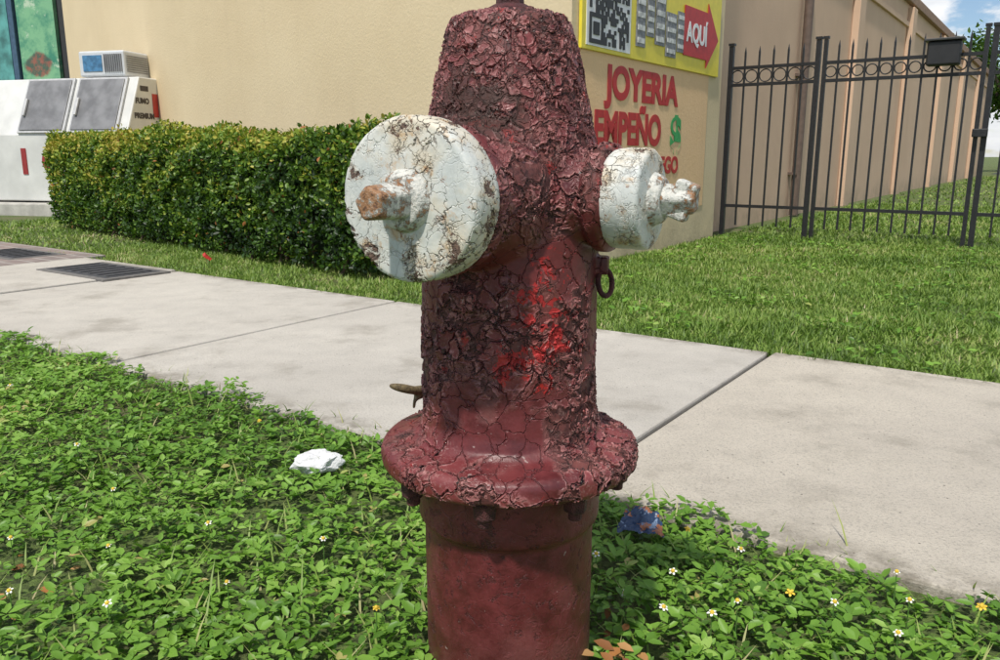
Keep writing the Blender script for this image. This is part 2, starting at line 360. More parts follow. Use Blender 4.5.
def lawn(K,s0,s1,n0,n1,hl,w):
    s=rng.uniform(s0,s1,K); n=rng.uniform(n0,n1,K)
    edge=2.83+.02*np.sin(s*11)+.015*np.sin(s*31); xy=toXY(s,n)
    q=.743*xy[:,0]+.669*xy[:,1]
    ok=(n>edge)&((s>-2.5)|((q<3.58)&(n<6.8)))&(~((s<-2.7)&(n>6.8))); 
    p=-.669*xy[:,0]+.743*xy[:,1]; ok&=~(p>10.1)|(q<1.75)
    pt=sn(s*1.6+1,n*1.6); ok&=(rng.uniform(0,1,K)<1.05-.6*np.clip(pt-.2,0,1))
    s,n,xy,pt=s[ok],n[ok],xy[ok],pt[ok]; k=len(s); a=rng.uniform(0,6.28,k); ln=rng.uniform(.25,1.4,k)
    F=np.stack([np.cos(a)*ln,np.sin(a)*ln,np.ones(k)],1); U=np.stack([np.cos(a),np.sin(a),np.zeros(k)-.3],1)
    L=rng.uniform(.5,1.1,k)*hl*(1+.45*sn(s*2,n*2)); W=w*rng.uniform(.7,1.4,k)
    R=np.clip(.46+.24*sn(s*1.1,n*1.1)+.22*sn(s*5,n*5)+.14*sn(s*.4,n*.4)+rng.normal(0,.20,k),0,1)
    return np.column_stack([xy,np.zeros(k)]),F,U,np.stack([L,W,L],1),R
parts=[lawn(80000,-2.5,.35,2.8,5.2,.044,.0052),lawn(42000,-2.5,.5,5.2,7.4,.045,.0065),lawn(32000,-2.7,2.,7.4,13.,.05,.011),lawn(18000,-2.7,9.,13.,32.,.055,.024),
       lawn(38000,-6,-2.5,2.8,4.6,.042,.0055),lawn(36000,-14,-6,2.8,7.5,.045,.011),lawn(9000,.35,4,2.8,7.4,.055,.010)]
P,F,U,Sz,R=[np.concatenate(t) for t in zip(*parts)]
scatter('lawn_grass',BL_V,BL_F,P,F,U,Sz,R,GR)
# broadleaf weeds mixed into the lawn
K=5200; s=rng.uniform(-2.45,.6,K); n=rng.uniform(2.84,6.9,K); ok=(sn(s*2.6+4,n*2.6)>.15); s=s[ok]; n=n[ok]; K=len(s)
a=rng.uniform(0,6.28,K); F=np.stack([np.cos(a),np.sin(a),rng.normal(.2,.25,K)],1)
scatter('lawn_weeds',LEAF_V,LEAF_F,np.column_stack([toXY(s,n),rng.uniform(.015,.045,K)]),F,rng.normal(0,.3,(K,3))+[0,0,1],rng.uniform(.02,.04,K),np.clip(rng.normal(.5,.18,K),0,.96),GC)

fl=bpy.data.meshes.new('wild_daisies'); bm=bmesh.new()
spots=[(-.66,1.24),(-.73,1.08),(.27,1.14),(.345,1.05),(.49,1.06),(.19,1.10),(-.75,1.45),(-.52,1.32),(.62,1.14),(-.3,1.25),(-.95,1.7),(.40,1.22),(-.18,1.05),(.33,1.30),(-1.4,2.2),(-.6,1.9),(.55,.99),(-1.1,1.5),(-.42,1.12),(.16,1.22),(-.85,1.28),(.7,1.05),(.44,1.10),(.30,1.02),(.24,1.06),(-.57,1.05),(.60,1.06)]
for i,(x,y) in enumerate(spots):
    z=.060+random.random()*.018; tx,ty=random.uniform(-.4,.4),random.uniform(-.6,.1); R_=Matrix.Translation((x,y,z))@Matrix.Rotation(tx,4,'Y')@Matrix.Rotation(-ty,4,'X')
    r=random.uniform(.005,.0078); k=random.choice([5,6,5]); a0=random.random()*6; yellow=random.random()<.3
    for j in range(k):
        a=a0+2*math.pi*j/k; d=.42
        pts=[(0,0,0),(r*.7*math.cos(a-d),r*.7*math.sin(a-d),.001),(r*math.cos(a-.15),r*math.sin(a-.15),0),(r*math.cos(a+.15),r*math.sin(a+.15),0),(r*.7*math.cos(a+d),r*.7*math.sin(a+d),.001)]
        f=bm.faces.new([bm.verts.new(R_@Vector(p)) for p in pts]); f.material_index=1 if yellow else 0
    g=bmesh.ops.create_uvsphere(bm,u_segments=8,v_segments=5,radius=.0034,matrix=R_@Matrix.Translation((0,0,.0012)))
    for v in g['verts']:
        for f in v.link_faces: f.material_index=1
    g=bmesh.ops.create_cone(bm,segments=5,radius1=.0009,radius2=.0007,depth=z,matrix=Matrix.Translation((x,y,z/2-.002)))
    for v in g['verts']:
        for f in v.link_faces: f.material_index=2
bm.to_mesh(fl); bm.free(); o=addobj('wild_daisies',fl,simple('petal_white',C(.8,.8,.74),.6,.05))
fl.materials.append(simple('daisy_yellow',C(.70,.48,.04),.6,.2)); fl.materials.append(simple('stem_green',C(.08,.18,.03),.6,.2))

DL=leafmat('dry_leaf',[(0,C(.16,.06,.02)),(.5,C(.36,.15,.04)),(1,C(.5,.33,.14))],.7,.1)
K=26; P=np.column_stack([rng.normal(.155,.022,K),rng.normal(.985,.035,K),rng.uniform(.025,.05,K)]); P[14:,0]=rng.uniform(-.88,-.72,12); P[14:,1]=rng.uniform(1.12,1.32,12); P[14:,2]=.01
a=rng.uniform(0,6.28,K); F=np.stack([np.cos(a),np.sin(a),rng.normal(0,.3,K)],1)
scatter('dry_leaves',LEAF_V,LEAF_F,P,F,np.tile([0,-.3,1.],(K,1)),rng.uniform(.018,.032,K),rng.uniform(0,1,K),DL)

# ---------------- ground, sidewalk, road ---------------------------------
m,b,p,o=newmat('grass_ground'); co=b.n('ShaderNodeTexCoord').outputs['Object']
nz=b.noise(co,1.2,6,.65); nf=b.noise(co,60,5,.7)
gcol=b.mix(b.step(nf,.35,.65),C(.05,.065,.02),C(.15,.22,.05)); gcol=b.mix(b.math('MULTIPLY',b.step(nz,.46,.68),.65),gcol,C(.18,.145,.08))
link(m,gcol,p.inputs['Base Color']); p.inputs['Roughness'].default_value=.95
bp=b.n('ShaderNodeBump',{'Height':nf,'Strength':.8,'Distance':.03}); link(m,bp.outputs[0],p.inputs['Normal'])
bpy.ops.mesh.primitive_grid_add(x_subdivisions=20,y_subdivisions=20,size=600); g=bpy.context.object; g.name='ground'; g.data.materials.append(m)

def concrete(name,ca,cb,agg=.35):
    m,b,p,o=newmat(name); co=b.n('ShaderNodeTexCoord').outputs['Object']
    n0=b.noise(co,.9,5,.6); n1=b.noise(co,7,6,.7); n2=b.noise(co,170,5,.75); n3=b.noise(co,420,3,.8)
    c=b.mix(b.step(n0,.3,.7),ca,cb); c=b.mix(b.math('MULTIPLY',b.step(n1,.35,.75),.35),c,tuple(x*.70 for x in ca[:3])+(1,))
    c=b.mix(b.math('MULTIPLY',b.step(n2,.48,.66),agg),c,C(.20,.18,.155)); c=b.mix(b.math('MULTIPLY',b.step(n3,.52,.68),agg),c,C(.72,.68,.60))
    v=b.vor(co,38,'F1'); vc=b.sep(b.vor(co,38,'F1','Color'),0)
    spk=b.mul(b.inv(b.step(v,.05,.13)),b.step(vc,.66,.70)); c=b.mix(b.math('MULTIPLY',spk,.8),c,C(.08,.07,.06))
    st=b.noise(co,2.6,6,.7); c=b.mix(b.math('MULTIPLY',b.step(st,.50,.70),.50),c,C(.25,.22,.175))
    # soil washed onto the edges next to the grass
    nn=b.n('ShaderNodeVectorMath',{0:co,1:(.574,.819,0)},operation='DOT_PRODUCT').outputs['Value']
    ed=b.math('MAXIMUM',b.inv(b.step(nn,1.39,1.50)),b.step(nn,2.74,2.84)); c=b.mix(b.mul(ed,b.step(b.noise(co,12,5,.7),.38,.62),.7),c,C(.17,.145,.105))
    link(m,c,p.inputs['Base Color']); p.inputs['Roughness'].default_value=.9
    h=b.math('ADD',b.math('MULTIPLY',n1,.6),b.math('ADD',b.math('MULTIPLY',n2,.4),b.math('MULTIPLY',n3,.25)))
    bp=b.n('ShaderNodeBump',{'Height':h,'Strength':1.,'Distance':.009}); link(m,bp.outputs[0],p.inputs['Normal']); return m
CON=concrete('sidewalk_concrete',C(.52,.485,.43),C(.63,.59,.52)); CON2=concrete('sidewalk_concrete_newer',C(.55,.495,.415),C(.63,.57,.47),.5)
side=empty('sidewalk')
js=[-2.6-1.8*k for k in range(9,-1,-1)]+[-.8,1.0,2.8,4.6,6.4,8.2]
for i,(a_,b_) in enumerate(zip(js[:-1],js[1:])):
    dz=random.uniform(-.004,.004)
    sl=boxo('slab_%d'%i,lambda s,n,z:S(s,n,z),(a_+.010,b_-.010),(1.385,2.84),(-.08,.022+dz),CON2 if abs(a_+.8)<.01 else CON,side,.007)
boxo('joint_fill',S,(js[0],js[-1]),(1.39,2.835),(-.07,.003),simple('joint_dirt',C(.035,.032,.026),.95,.4,60),side)
PV=simple('utility_cover_iron',C(.055,.055,.06),.6,.3,40,.4)
for k,(sa,sb,na,nb) in enumerate(((-5.05,-4.38,2.38,2.72),(-6.35,-5.75,2.50,2.80))):
    uc=empty('utility_cover'); boxo('plate',S,(sa,sb),(na,nb),(.0,.034),PV,uc,.003)
    boxo('frame',S,(sa-.04,sb+.04),(na-.04,nb+.04),(.0,.0335-.0015*0-.002),simple('cover_frame',C(.16,.15,.14),.7,.2,30),uc,.001)
    bm=bmesh.new()
    for j in range(7): bm_box(bm,frm(S(sa+(sb-sa)*(j+.5)/7,(na+nb)/2,.036),eV,nV,Z),.02,(nb-na)*.8,.006)
    me=bpy.data.meshes.new('ribs'); bm.to_mesh(me); bm.free(); addobj('ribs',me,PV,uc)
m,b,p,o=newmat('brick_paver'); co=b.n('ShaderNodeTexCoord').outputs['Object']
br=b.n('ShaderNodeTexBrick',{'Vector':b.n('ShaderNodeMapping',{0:co,'Rotation':(0,0,math.radians(35))}).outputs[0],'Color1':C(.27,.19,.17),'Color2':C(.18,.14,.13),'Mortar':C(.36,.33,.30),'Scale':2.2,'Mortar Size':.02})
link(m,b.mix(b.math('MULTIPLY',b.noise(co,25),.5),br.outputs[0],C(.30,.27,.24)),p.inputs['Base Color']); p.inputs['Roughness'].default_value=.9
boxo('brick_paving',S,(-9.5,-5.45),(2.15,2.98),(.0,.0285),m,None,.004)
ROAD=simple('asphalt',C(.05,.05,.052),.9,.25,60,.5)
boxo('road',S,(-60,60),(-9,-1.6),(-.1,.004),ROAD); 
boxo('kerb',S,(-60,60),(-1.6,-1.42),(-.1,.12),simple('kerb_concrete',C(.42,.4,.36),.9,.2,8,.3),None,.015)

# ---------------- litter -------------------------------------------------
bm=bmesh.new(); bmesh.ops.create_icosphere(bm,subdivisions=4,radius=1.)
for v in bm.verts:
    c=v.co.copy(); k=1+.35*mnoise.noise(c*1.7+Vector((3,1,2)))+.16*abs(mnoise.noise(c*4.5))-.12*abs(mnoise.noise(c*9)); v.co=Vector((c.x*.050*k,c.y*.032*k,max(-.6,c.z)*.024*k))
me=bpy.data.meshes.new('paper'); bm.to_mesh(me); bm.free()
addobj('crumpled_paper',me,simple('paper_white',C(.66,.66,.66),.7,.08,30,.3),None,Matrix.Translation((-.402,1.655,.050))@Matrix.Rotation(.25,4,'Z')@Matrix.Rotation(.2,4,'X'))
m,b,p,o=newmat('wrapper_print'); co=b.n('ShaderNodeTexCoord').outputs['Object']
n=b.noise(co,34,3); cc=b.mix(b.step(n,.585,.60),C(.022,.05,.115),C(.40,.14,.05)); cc=b.mix(b.step(b.noise(co,60,4),.60,.64),cc,C(.20,.28,.40)); link(m,cc,p.inputs['Base Color']); p.inputs['Roughness'].default_value=.35
bm=bmesh.new(); nx,ny=28,20; g_=[]
for i in range(nx+1):
    row=[]
    for j in range(ny+1):
        u,v=i/nx-.5,j/ny-.5; x=u*.086*(1-.3*(v+.5))+.006*mnoise.noise(Vector((v*5,1,0))); y=v*.066+.006*mnoise.noise(Vector((u*6,3,0)))
        row.append(bm.verts.new((x,y,.004*math.sin(u*9+v*4)+.010*mnoise.noise(Vector((u*6,v*6,0)))+.005*mnoise.noise(Vector((u*16,v*16,4)))+.012*(.25-u*u)*2)))
    g_.append(row)
for i in range(nx):
    for j in range(ny): bm.faces.new((g_[i][j],g_[i+1][j],g_[i+1][j+1],g_[i][j+1]))
me=bpy.data.meshes.new('wrap'); bm.to_mesh(me); bm.free()
addobj('snack_wrapper',me,m,None,Matrix.Translation((.262,1.372,.046))@Matrix.Rotation(-.25,4,'Z')@Matrix.Rotation(.30,4,'X'),True)
prism('red_litter',[W1(5.25,2.12,.02),W1(5.33,2.13,.03),W1(5.32,2.1,.06),W1(5.26,2.08,.05)],Vector((.01,.02,.01)),simple('litter_red',C(.5,.04,.03),.5))

lz=bpy.data.meshes.new('lizard'); pts=[(-.150,1.040,.406,.0034),(-.142,1.043,.403,.0068),(-.130,1.048,.399,.0085),(-.120,1.056,.394,.0078),(-.108,1.075,.388,.0095),(-.095,1.105,.382,.010),(-.06,1.13,.375,.007),(-.02,1.137,.368,.004),(.04,1.137,.36,.0015),
     (-.118,1.062,.378,.0028),(-.120,1.064,.366,.002),(-.085,1.118,.37,.002),(-.082,1.12,.358,.0015)]
lz.from_pydata([p[:3] for p in pts],[(0,1),(1,2),(2,3),(3,4),(4,5),(5,6),(6,7),(7,8),(4,9),(9,10),(5,11),(11,12)],[])
lo=addobj('lizard',lz,simple('lizard_skin',C(.16,.12,.06),.6,.5,300,.3)); md=lo.modifiers.new('skin','SKIN')
for i,p_ in enumerate(pts): lz.skin_vertices[0].data[i].radius=(p_[3],p_[3]*.8)
lz.skin_vertices[0].data[4].use_root=True
lo.modifiers.new('sub','SUBSURF').levels=2

# ---------------- HEDGE --------------------------------------------------
hed=empty('hedge')
hp0,hp1,hq0,hq1,hz=3.85,9.0,2.46,3.24,.83
def hsh(p): return -.075*(p-hp0)
def W1h(p,q,z): return W1(p,q+hsh(p),z)
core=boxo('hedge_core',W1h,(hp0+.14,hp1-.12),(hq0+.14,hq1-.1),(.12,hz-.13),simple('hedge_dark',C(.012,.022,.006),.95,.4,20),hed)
def hface(K,kind):
    p=rng.uniform(hp0,hp1,K); q=rng.uniform(hq0,hq1,K); z=rng.uniform(.05,hz,K)
    if kind=='f': q=np.full(K,hq0); nv=(0,-1,0)
    if kind=='t': z=np.full(K,hz); nv=(0,0,1)
    if kind=='r': p=np.full(K,hp0); nv=(-1,0,0)
    if kind=='l': p=np.full(K,hp1); nv=(1,0,0)
    if kind=='b': q=np.full(K,hq1); nv=(0,1,0)
    dep=rng.exponential(.05,K)-.02
    bump=.045*sn(p*2.2,z*5+q*3)+.035*sn(p*6,z*7+q*5)
    off=bump-dep
    p=p+nv[0]*off; q=q+nv[1]*off; z=z+nv[2]*off
    over=np.clip(z-(hz-.10),0,.2); q=np.where(q<hq0+.1,q+over*.4,q)
    z=z+(.028*np.sin(p*2.1)+.015*np.sin(p*5)+.014*(p-hp0))*np.clip(z/hz,0,1)
    q=q+hsh(p)
    X=.743*q-.669*p; Y=.669*q+.743*p
    nw=np.array([.743*nv[1]-.669*nv[0],.669*nv[1]+.743*nv[0],nv[2]])
    U=nw[None,:]+rng.normal(0,.6,(K,3))+np.array([0,0,.35]); F=rng.normal(0,1,(K,3))+np.array([0,0,.3])
    patch=sn(p*1.7+2,z*4)
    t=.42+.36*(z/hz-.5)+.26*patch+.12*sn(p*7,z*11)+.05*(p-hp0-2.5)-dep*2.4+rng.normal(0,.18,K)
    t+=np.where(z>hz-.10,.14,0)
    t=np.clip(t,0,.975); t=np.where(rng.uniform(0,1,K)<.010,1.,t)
    sz=rng.uniform(.024,.045,K)
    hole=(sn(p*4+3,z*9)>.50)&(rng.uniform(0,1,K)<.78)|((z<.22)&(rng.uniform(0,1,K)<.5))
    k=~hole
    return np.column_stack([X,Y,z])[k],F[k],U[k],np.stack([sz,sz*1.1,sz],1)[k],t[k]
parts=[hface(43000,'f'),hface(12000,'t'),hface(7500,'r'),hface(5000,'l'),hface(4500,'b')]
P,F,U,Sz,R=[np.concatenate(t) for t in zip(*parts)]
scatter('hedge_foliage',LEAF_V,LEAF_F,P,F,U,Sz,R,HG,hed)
bm=bmesh.new()
for i in range(60):
    pp=random.uniform(hp0+.1,hp1-.1); c=W1h(pp,random.uniform(hq0+.06,hq1-.2),.12); bmesh.ops.create_cone(bm,segments=6,radius1=.012,radius2=.008,depth=.34,matrix=Matrix.Translation(c)@Matrix.Rotation(random.uniform(-.4,.4),4,'X')@Matrix.Rotation(random.uniform(-.4,.4),4,'Y'))
me=bpy.data.meshes.new('stems'); bm.to_mesh(me); bm.free(); addobj('hedge_stems',me,simple('stem_brown',C(.10,.07,.045),.9,.3,40),hed)

# ---------------- BUILDINGS ----------------------------------------------
def stucco(name,ca,cb,dirt=C(.30,.24,.16)):
    m,b,p,o=newmat(name); co=b.n('ShaderNodeTexCoord').outputs['Object']; z=b.n('ShaderNodeSeparateXYZ',{0:co}).outputs[2]
    n0=b.noise(co,.8,6,.6); n1=b.noise(co,45,5,.7); sv=b.n('ShaderNodeMapping',{0:co,'Scale':(5,5,.5)}).outputs[0]; n2=b.noise(sv,1.,5,.7)
    c=b.mix(b.step(n0,.3,.7),ca,cb); c=b.mix(b.math('MULTIPLY',b.step(n2,.5,.85),.14),c,dirt)
    dz=b.math('MULTIPLY',b.inv(b.step(z,.0,.35)),b.step(b.noise(co,4,5,.7),.3,.7)); c=b.mix(b.math('MULTIPLY',dz,.6),c,dirt)
    link(m,c,p.inputs['Base Color']); p.inputs['Roughness'].default_value=.9
    bp=b.n('ShaderNodeBump',{'Height':n1,'Strength':.5,'Distance':.008}); link(m,bp.outputs[0],p.inputs['Normal']); return m
YEL=stucco('cream_stucco',C(.67,.54,.34),C(.73,.60,.39)); PEA=stucco('peach_stucco',C(.62,.43,.30),C(.68,.48,.34))
yb=empty('yellow_shop_building')
E_=S(-2.5,6.8)
foot=[W1(13.9,3.63),Vector((.42,4.96,0)),E_,S(-9,6.8),W1(13.9,7.2)]
prism('walls',[Vector((v.x,v.y,-.1)) for v in foot],Vector((0,0,4.4)),YEL,yb)
prism('parapet_cap',[Vector((v.x,v.y,4.302)) for v in [foot[0]-qV*.05,foot[1]+(-hV-qV)*.05,foot[2]+(eV)*.05,foot[3],foot[4]]],Vector((0,0,.12)),simple('cap_cream',C(.6,.55,.45),.8),yb,.01)
boxo('shopfront_wall',SF,(-.2,9),(.10,4),(-.1,4.2),simple('shopfront_dark',C(.07,.07,.07),.6),yb)
boxo('shopfront_post',SF,(-.16,-.04),(-.06,.09),(0,4.2),simple('post_dark',C(.03,.03,.03),.5),yb)
po=empty('window_poster')
m,b,p,o=newmat('poster_print'); co=b.n('ShaderNodeTexCoord').outputs['Object']; n=b.noise(co,2.2,5,.7)
cc=b.mix(b.step(n,.35,.6),C(.04,.22,.14),C(.20,.44,.24)); cc=b.mix(b.step(b.noise(co,5,5,.7),.56,.66),cc,C(.45,.58,.42))
ctr=SF(.48,.02,2.08); sq=b.vm('MULTIPLY',b.vm('SUBTRACT',b.warp(co,3.5,.25,3),tuple(ctr)),(1.,.5,1.5))
dd=b.n('ShaderNodeVectorMath',{0:sq},operation='LENGTH').outputs['Value']
redc=b.mix(b.step(b.noise(co,9,4,.7),.42,.60),C(.05,.06,.05),C(.30,.06,.045)); cc=b.mix(b.mul(b.inv(b.step(dd,.20,.28)),.85),cc,redc)
link(m,cc,p.inputs['Base Color']); p.inputs['Roughness'].default_value=.25
boxo('poster_board',SF,(.12,.80),(.02,.09),(.7,4.0),m,po)
boxo('poster_frame_side',SF,(.84,.93),(-.01,.09),(.6,4.1),simple('frame_blue',C(.05,.10,.16),.5),po)
boxo('second_poster',SF,(.97,1.8),(.02,.09),(.7,4.0),simple('poster_teal',C(.08,.26,.24),.3,.5,4),po)
pb=empty('peach_building')
boxo('wall',S,(-9,-2.7),(6.83,34),(-.1,3.30),PEA,pb)
boxo('coping',S,(-9,-2.62),(6.84,34.1),(3.302,3.46),simple('coping_brown',C(.32,.20,.14),.8,.2),pb,.01)
boxo('coping_band',S,(-2.698,-2.66),(6.84,34.),(2.92,3.0),PEA,pb,.005)
for i,n_ in enumerate([12.2,16.4,20.6,24.8,29.,33.4]):
    boxo('pilaster_%d'%i,S,(-2.699,-2.60),(n_,n_+.35),(-.05,3.25),PEA,pb,.01)
bm=bmesh.new(); bmesh.ops.create_cone(bm,segments=16,radius1=.05,radius2=.05,depth=3.2,matrix=Matrix.Translation(S(-2.62,9.75,1.62)))
for z in (.5,1.6,2.7): bm_box(bm,Matrix.Translation(S(-2.65,9.75,z))@Matrix.Rotation(math.radians(-35),4,'Z'),.1,.14,.03)
me=bpy.data.meshes.new('dp'); bm.to_mesh(me); bm.free(); addobj('downspout',me,simple('downspout_brown',C(.13,.09,.07),.6),pb)

# ---------------- SIGNS on the side wall ----------------------------------
sg=empty('jewelry_pawn_sign')
RT=simple('sign_red',C(.50,.025,.025),.5,.1); GT=simple('sign_green',C(.04,.36,.10),.5,.1)
boxo('painted_panel',S,(-2.499,-2.494),(4.40,6.50),(.30,1.335),stucco('sign_peach',C(.80,.53,.29),C(.84,.58,.34)),sg)
def stext(nm,s,n0,z,cap,sx,mat,par=sg,off=.006,ds=-2.490): return text(nm,s,cap/.72,mat,S(ds,n0,z),nV,Z,eV,par,sx,.001,off)
stext('text_joyeria','JOYERIA',4.74,1.075,.20,1.10,RT,off=.012)
stext('text_empeno','EMPE\u00d1O',4.58,.785,.205,.92,RT,off=.012); stext('text_dollar','$',5.77,.765,.235,1.15,GT,off=.014)
stext('text_armas','ARMAS DE FUEGO',4.60,.580,.12,.98,RT,off=.006)
stext('text_oro','COMPRO ORO',5.1,.40,.09,1.,RT,off=.002)
ys=empty('yellow_billboard')
boxo('board',S,(-2.499,-2.478),(4.38,6.66),(1.335,1.95),simple('board_yellow',C(.80,.66,.05),.45,.05),ys,.002)
bm=bmesh.new()
rq=random.Random(3)
for i in range(21):
    for j in range(21):
        fin=(i<7 and j<7)or(i<7 and j>13)or(i>13 and j>13)
        on=rq.random()<.5
        if fin:
            ii=i if i<7 else i-14; jj=j if j<7 else j-14; r_=min(ii,6-ii,jj,6-jj); on=(r_!=1)
        if on: bm_box(bm,frm(S(-2.470,4.46+.025*i+.0125,1.375+.025*j+.0125),nV,Z,eV),.0248,.0248,.004)
me=bpy.data.meshes.new('qr'); bm.to_mesh(me); bm.free(); addobj('qr_code',me,simple('ink_black',C(.02,.02,.02),.5),ys)
boxo('qr_background',S,(-2.478,-2.474),(4.43,5.02),(1.36,1.92),simple('qr_white',C(.8,.8,.8),.5,.03),ys)
gm=simple('picture_grey',C(.22,.22,.23),.5,.4,30); gl=simple('picture_light',C(.6,.6,.58),.5,.3,30)
bm=bmesh.new(); bm2=bmesh.new()
for (n_,z_,w_,h_) in ((5.10,1.42,.14,.34),(5.26,1.50,.12,.30),(5.40,1.46,.16,.36),(5.58,1.40,.18,.30),(5.78,1.45,.12,.28)):
    bm_box(bm,frm(S(-2.474,n_+w_/2,z_+h_/2),nV,Z,eV),w_,h_,.006)
    for k in range(4): bm_box(bm2,frm(S(-2.470,n_+w_/2,z_+.04+k*h_/4.2),nV,Z,eV),w_*.75,h_*.10,.006)
me=bpy.data.meshes.new('pic'); bm.to_mesh(me); bm.free(); addobj('building_pictures',me,gm,ys); me=bpy.data.meshes.new('pic2'); bm2.to_mesh(me); bm2.free(); addobj('picture_detail',me,gl,ys)
ar=[(5.90,1.44),(6.36,1.44),(6.36,1.38),(6.60,1.61),(6.36,1.86),(6.36,1.79),(5.90,1.79)]
prism('red_arrow',[S(-2.474,a_,b_) for a_,b_ in ar],eV*.005,RT,ys)
stext('text_aqui','AQU\u00cd',5.94,1.545,.14,.85,simple('ink_white',C(.8,.8,.8),.5,.02),ys,.006,-2.466)

# ---------------- FENCE --------------------------------------------------
IRON=simple('black_iron',C(.018,.018,.02),.45,.3,60)
def fence(name,s0,s1,step,n0=7.08,pw=.038,ztop=1.56):
    par=empty(name); R35=Matrix.Rotation(math.radians(-35.02),4,'Z'); bm=bmesh.new()
    def bx(s,z,sx,sy,sz): bm_box(bm,Matrix.Translation(S(s,n0,z))@R35,sx,sy,sz)
    L=s1-s0; c=(s0+s1)/2
    for z in (.27,1.30,1.44): bx(c,z,L,.022,.026)
    for s in (s0,s1): bx(s,ztop/2+.03,pw,pw,ztop+.06); bx(s,ztop+.075,pw+.012,pw+.012,.02)
    k=max(2,int(round(L/step)))
    for i in range(1,k):
        s=s0+L*i/k; bx(s,(ztop+.10)/2,.0145,.0145,ztop-.10)
        bmesh.ops.create_cone(bm,segments=4,radius1=.011,radius2=.001,depth=.05,matrix=Matrix.Translation(S(s,n0,ztop+.025))@R35@Matrix.Rotation(math.pi/4,4,'Z'))
    me=bpy.data.meshes.new(name); bm.to_mesh(me); bm.free(); addobj('bars',me,IRON,par)
    for i in range(k):
        s=s0+L*(i+.5)/k; r=min(.054,L/k/2-.010)
        torus('ring_%d'%i,r,.005,frm(S(s,n0,1.37),eV,Z,-nV),IRON,par)
    return par
fence('iron_fence',-2.52,-1.80,.118)
gt=fence('iron_gate',-1.745,-.62,.100,pw=.03)
fence('iron_fence',-.565,2.2,.118); fence('iron_fence',2.26,5.2,.118)
boxo('hinge_block',lambda s,n,z:S(s,n,z),(-.64,-.54),(7.0,7.05),(.84,.90),IRON,gt,.005)
lb=empty('floodlight_box'); boxo('housing',S,(-.99,-.77),(6.93,7.05),(1.36,1.53),simple('box_black',C(.02,.02,.022),.5),lb,.012)
boxo('housing_lid',S,(-1.01,-.75),(6.91,7.06),(1.532,1.55),simple('box_lid',C(.04,.04,.04),.4),lb,.004)

# ---------------- ICE FREEZER --------------------------------------------
boxo('concrete_pad',IB,(-.20,14),(-.12,3.2),(-.1,.15),simple('pad_concrete',C(.45,.43,.39),.9,.2,6,.3),None,.02)
ice=empty('ice_freezer_box'); IW=simple('freezer_white',C(.66,.66,.63),.4,.10,3); GD=simple('freezer_door_grey',C(.20,.20,.205),.35,.25,6); GF=simple('door_frame',C(.50,.50,.50),.4,.1)
H0,H1=.94,1.60; DD=.30; WD=2.15
pts=[IB(0,q,z) for q,z in ((0,.17),(0,H0),(DD,H1),(.86,H1),(.86,.17))]
prism('cabinet',pts,ia*WD,IW,ice,.015)
boxo('base_skid',IB,(.05,WD-.05),(.06,.8),(.15,.17),simple('skid',C(.05,.05,.05),.7),ice)
sl=Vector((DD*idv.x,DD*idv.y,H1-H0)).normalized(); nout=sl.cross(ia)
if nout.dot(-idv)<0: nout=-nout
LS=math.hypot(DD,H1-H0)
def panel(nm,pa,pb,t0,t1,mat,off,th,bv=.006):
    base=IB(0,0,H0)
    a=[base+ia*pa+sl*(LS*t0),base+ia*pb+sl*(LS*t0),base+ia*pb+sl*(LS*t1),base+ia*pa+sl*(LS*t1)]
    return prism(nm,[v+nout*off for v in a],nout*th,mat,ice,bv)
for i,(a_,b_) in enumerate(((.12,.78),(.84,1.50))):
    panel('door_frame_%d'%i,a_,b_,.02,.98,GF,.001,.03); panel('door_%d'%i,a_+.03,b_-.03,.06,.94,GD,.032,.012)
    panel('door_handle_%d'%i,b_-.09,b_-.06,.30,.6,GF,.046,.03)
IR=simple('ice_red',C(.30,.03,.03),.5,.1)
for ch,pp in (('I',1.50),('C',1.20),('E',.80)):
    text('letter_'+ch,ch,.40,IR,IB(pp,-.006,.50),-ia,Z,-idv,ice,1.,.002,.016)
DK=simple('sticker_dark',C(.06,.05,.05),.5)
for nm,q_,z_,t_ in (('sticker_a',.20,1.30,'FUMO'),('sticker_b',.16,1.13,'PREMIUM')):
    text(nm,t_,.085,DK,IB(-.004,q_,z_),idv,Z,-ia,ice,1.,.001,.004)
boxo('side_label',IB,(-.004,-.001),(.50,.60),(1.15,1.42),simple('label_red',C(.45,.05,.04),.5),ice)
boxo('side_label_small',IB,(-.004,-.001),(.30,.44),(1.44,1.50),DK,ice)
ac=empty('air_conditioner'); boxo('case',IB,(.18,.80),(.30,.74),(1.61,1.90),simple('ac_white',C(.62,.64,.66),.4,.05),ac,.02)
boxo('front_label',IB,(.48,.74),(.292,.298),(1.67,1.85),simple('ac_blue',C(.07,.20,.36),.4,.3),ac)
for k in range(9): boxo('louvre_%d'%k,IB,(.21+.028*k,.224+.028*k),(.287,.299),(1.66,1.86),GD,ac)
for k in range(8): boxo('side_louvre_%d'%k,IB,(.169,.179),(.34,.70),(1.66+.025*k,1.671+.025*k),GD,ac)

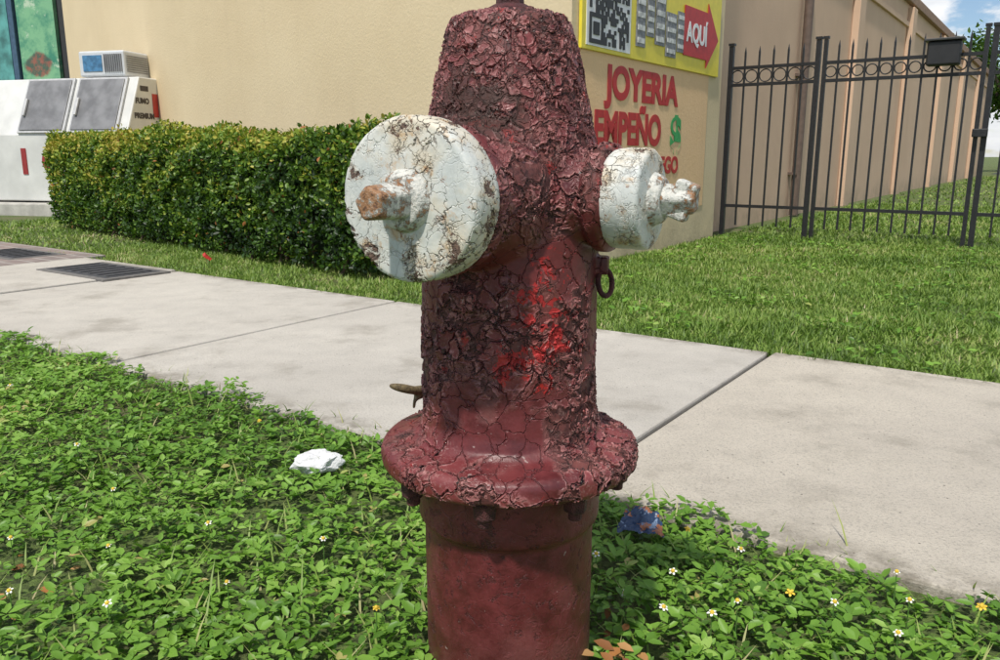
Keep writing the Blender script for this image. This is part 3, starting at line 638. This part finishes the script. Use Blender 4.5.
# ---------------- DISTANCE -----------------------------------------------
fb=empty('white_house'); boxo('walls',S,(-2,9),(52,60),(-.1,2.9),simple('white_wall',C(.7,.7,.7),.8,.05),fb)
prism('roof',[S(-2.5,51.5,2.9),S(-2.5,60.5,2.9),S(-2.5,56,4.4)],eV*12,simple('roof_grey',C(.3,.3,.3),.8),fb)
for i in range(4): boxo('window_%d'%i,S,(-1+2.4*i,.2+2.4*i),(51.97,51.995),(.9,2.1),simple('window_dark',C(.04,.05,.06),.2),fb)
boxo('parking_lot',S,(-2.5,20),(36,50),(-.05,.006),ROAD)
def tree(name,base,H,R_,seed,nleaf=9000):
    par=empty(name,base); r_=random.Random(seed); g_=np.random.default_rng(seed)
    v=[];ed=[];rad=[]
    def add(p,r,par_):
        v.append(p); rad.append(r)
        if par_ is not None: ed.append((par_,len(v)-1))
        return len(v)-1
    a=add(Vector((0,0,0)),.16,None); b_=add(Vector((.1,0,H*.25)),.13,a); c=add(Vector((0,.1,H*.45)),.10,b_); tips=[]
    for i in range(7):
        an=i*2.4; d=Vector((math.cos(an),math.sin(an),.8+.4*r_.random())); q=add(v[c]+d*R_*.35,.06,c if i%2 else b_); t=add(v[q]+d*R_*.35+Vector((0,0,.2)),.025,q); tips+= [v[q],v[t]]
    me=bpy.data.meshes.new('trunk'); me.from_pydata(v,ed,[]); o=addobj('trunk',me,simple('bark',C(.12,.09,.07),.9,.3,10),par); o.modifiers.new('s','SKIN')
    for i,x in enumerate(rad): me.skin_vertices[0].data[i].radius=(x,x)
    cl=np.array([tuple(t+Vector((r_.uniform(-1,1),r_.uniform(-1,1),r_.uniform(-.3,1)))*R_*.3) for t in tips for _ in range(2)])
    idx=g_.integers(0,len(cl),nleaf); P=cl[idx]+g_.normal(0,R_*.15,(nleaf,3)); cr=g_.uniform(-.15,.15,len(cl))
    scatter('crown',LEAF_V,LEAF_F,P,g_.normal(0,1,(nleaf,3)),g_.normal(0,1,(nleaf,3))+[0,0,1],g_.uniform(.14,.28,nleaf),np.clip(.4+cr[idx]+g_.normal(0,.12,nleaf),0,.9),HG,par)
tree('shade_tree',S(-2.0,41,0),5.0,2.6,3); tree('shade_tree',S(4,47,0),6,3.,5); tree('shade_tree',S(10,44,0),6,3.,8)
up=empty('utility_pole'); bm=bmesh.new(); bmesh.ops.create_cone(bm,segments=12,radius1=.15,radius2=.1,depth=9,matrix=Matrix.Translation(S(1.2,38,4.5))); bm_box(bm,Matrix.Translation(S(1.2,38,8.3)),2.,.12,.12)
me=bpy.data.meshes.new('pole'); bm.to_mesh(me); bm.free(); addobj('pole',me,simple('pole_wood',C(.16,.12,.09),.9),up)

# ---------------- WORLD, SUN, CAMERA -------------------------------------
w=bpy.data.worlds.new('World'); scene.world=w; w.use_nodes=True; b=NB(w.node_tree); bg=w.node_tree.nodes['Background']
sd=Vector((-.26,-.60,1.10)).normalized(); el=math.asin(sd.z)
sky=b.n('ShaderNodeTexSky',sky_type='NISHITA',sun_disc=False,sun_elevation=el,sun_rotation=math.atan2(sd.x,sd.y),ozone_density=3.0,dust_density=.4)
tc=b.n('ShaderNodeTexCoord').outputs['Generated']
mp=b.n('ShaderNodeMapping',{0:tc,'Scale':(1,1,2.4),'Location':(.35,.1,0)}).outputs[0]
cl=b.step(b.noise(mp,6.5,7,.6),.47,.56); cs=b.mix(b.step(b.noise(mp,9,4,.6),.3,.7),C(6.4,6.6,7.),C(9.5,9.5,9.5))
w.node_tree.links.new(b.mix(b.math('MULTIPLY',cl,.92),sky.outputs[0],cs),bg.inputs[0]); bg.inputs[1].default_value=.115
su=bpy.data.lights.new('sun','SUN'); su.energy=3.9; su.angle=math.radians(2.5); su.color=(1,.95,.87); so=bpy.data.objects.new('sun',su); scene.collection.objects.link(so)
so.rotation_euler=(-sd).to_track_quat('-Z','Y').to_euler()
cam=bpy.data.cameras.new('camera'); cam.lens=28.8; cam.sensor_width=36; cam.clip_end=1500; cam.clip_start=.02
co_=bpy.data.objects.new('camera',cam); scene.collection.objects.link(co_); co_.location=(0,0,.71); co_.rotation_euler=(math.radians(90-12.34),0,0); scene.camera=co_
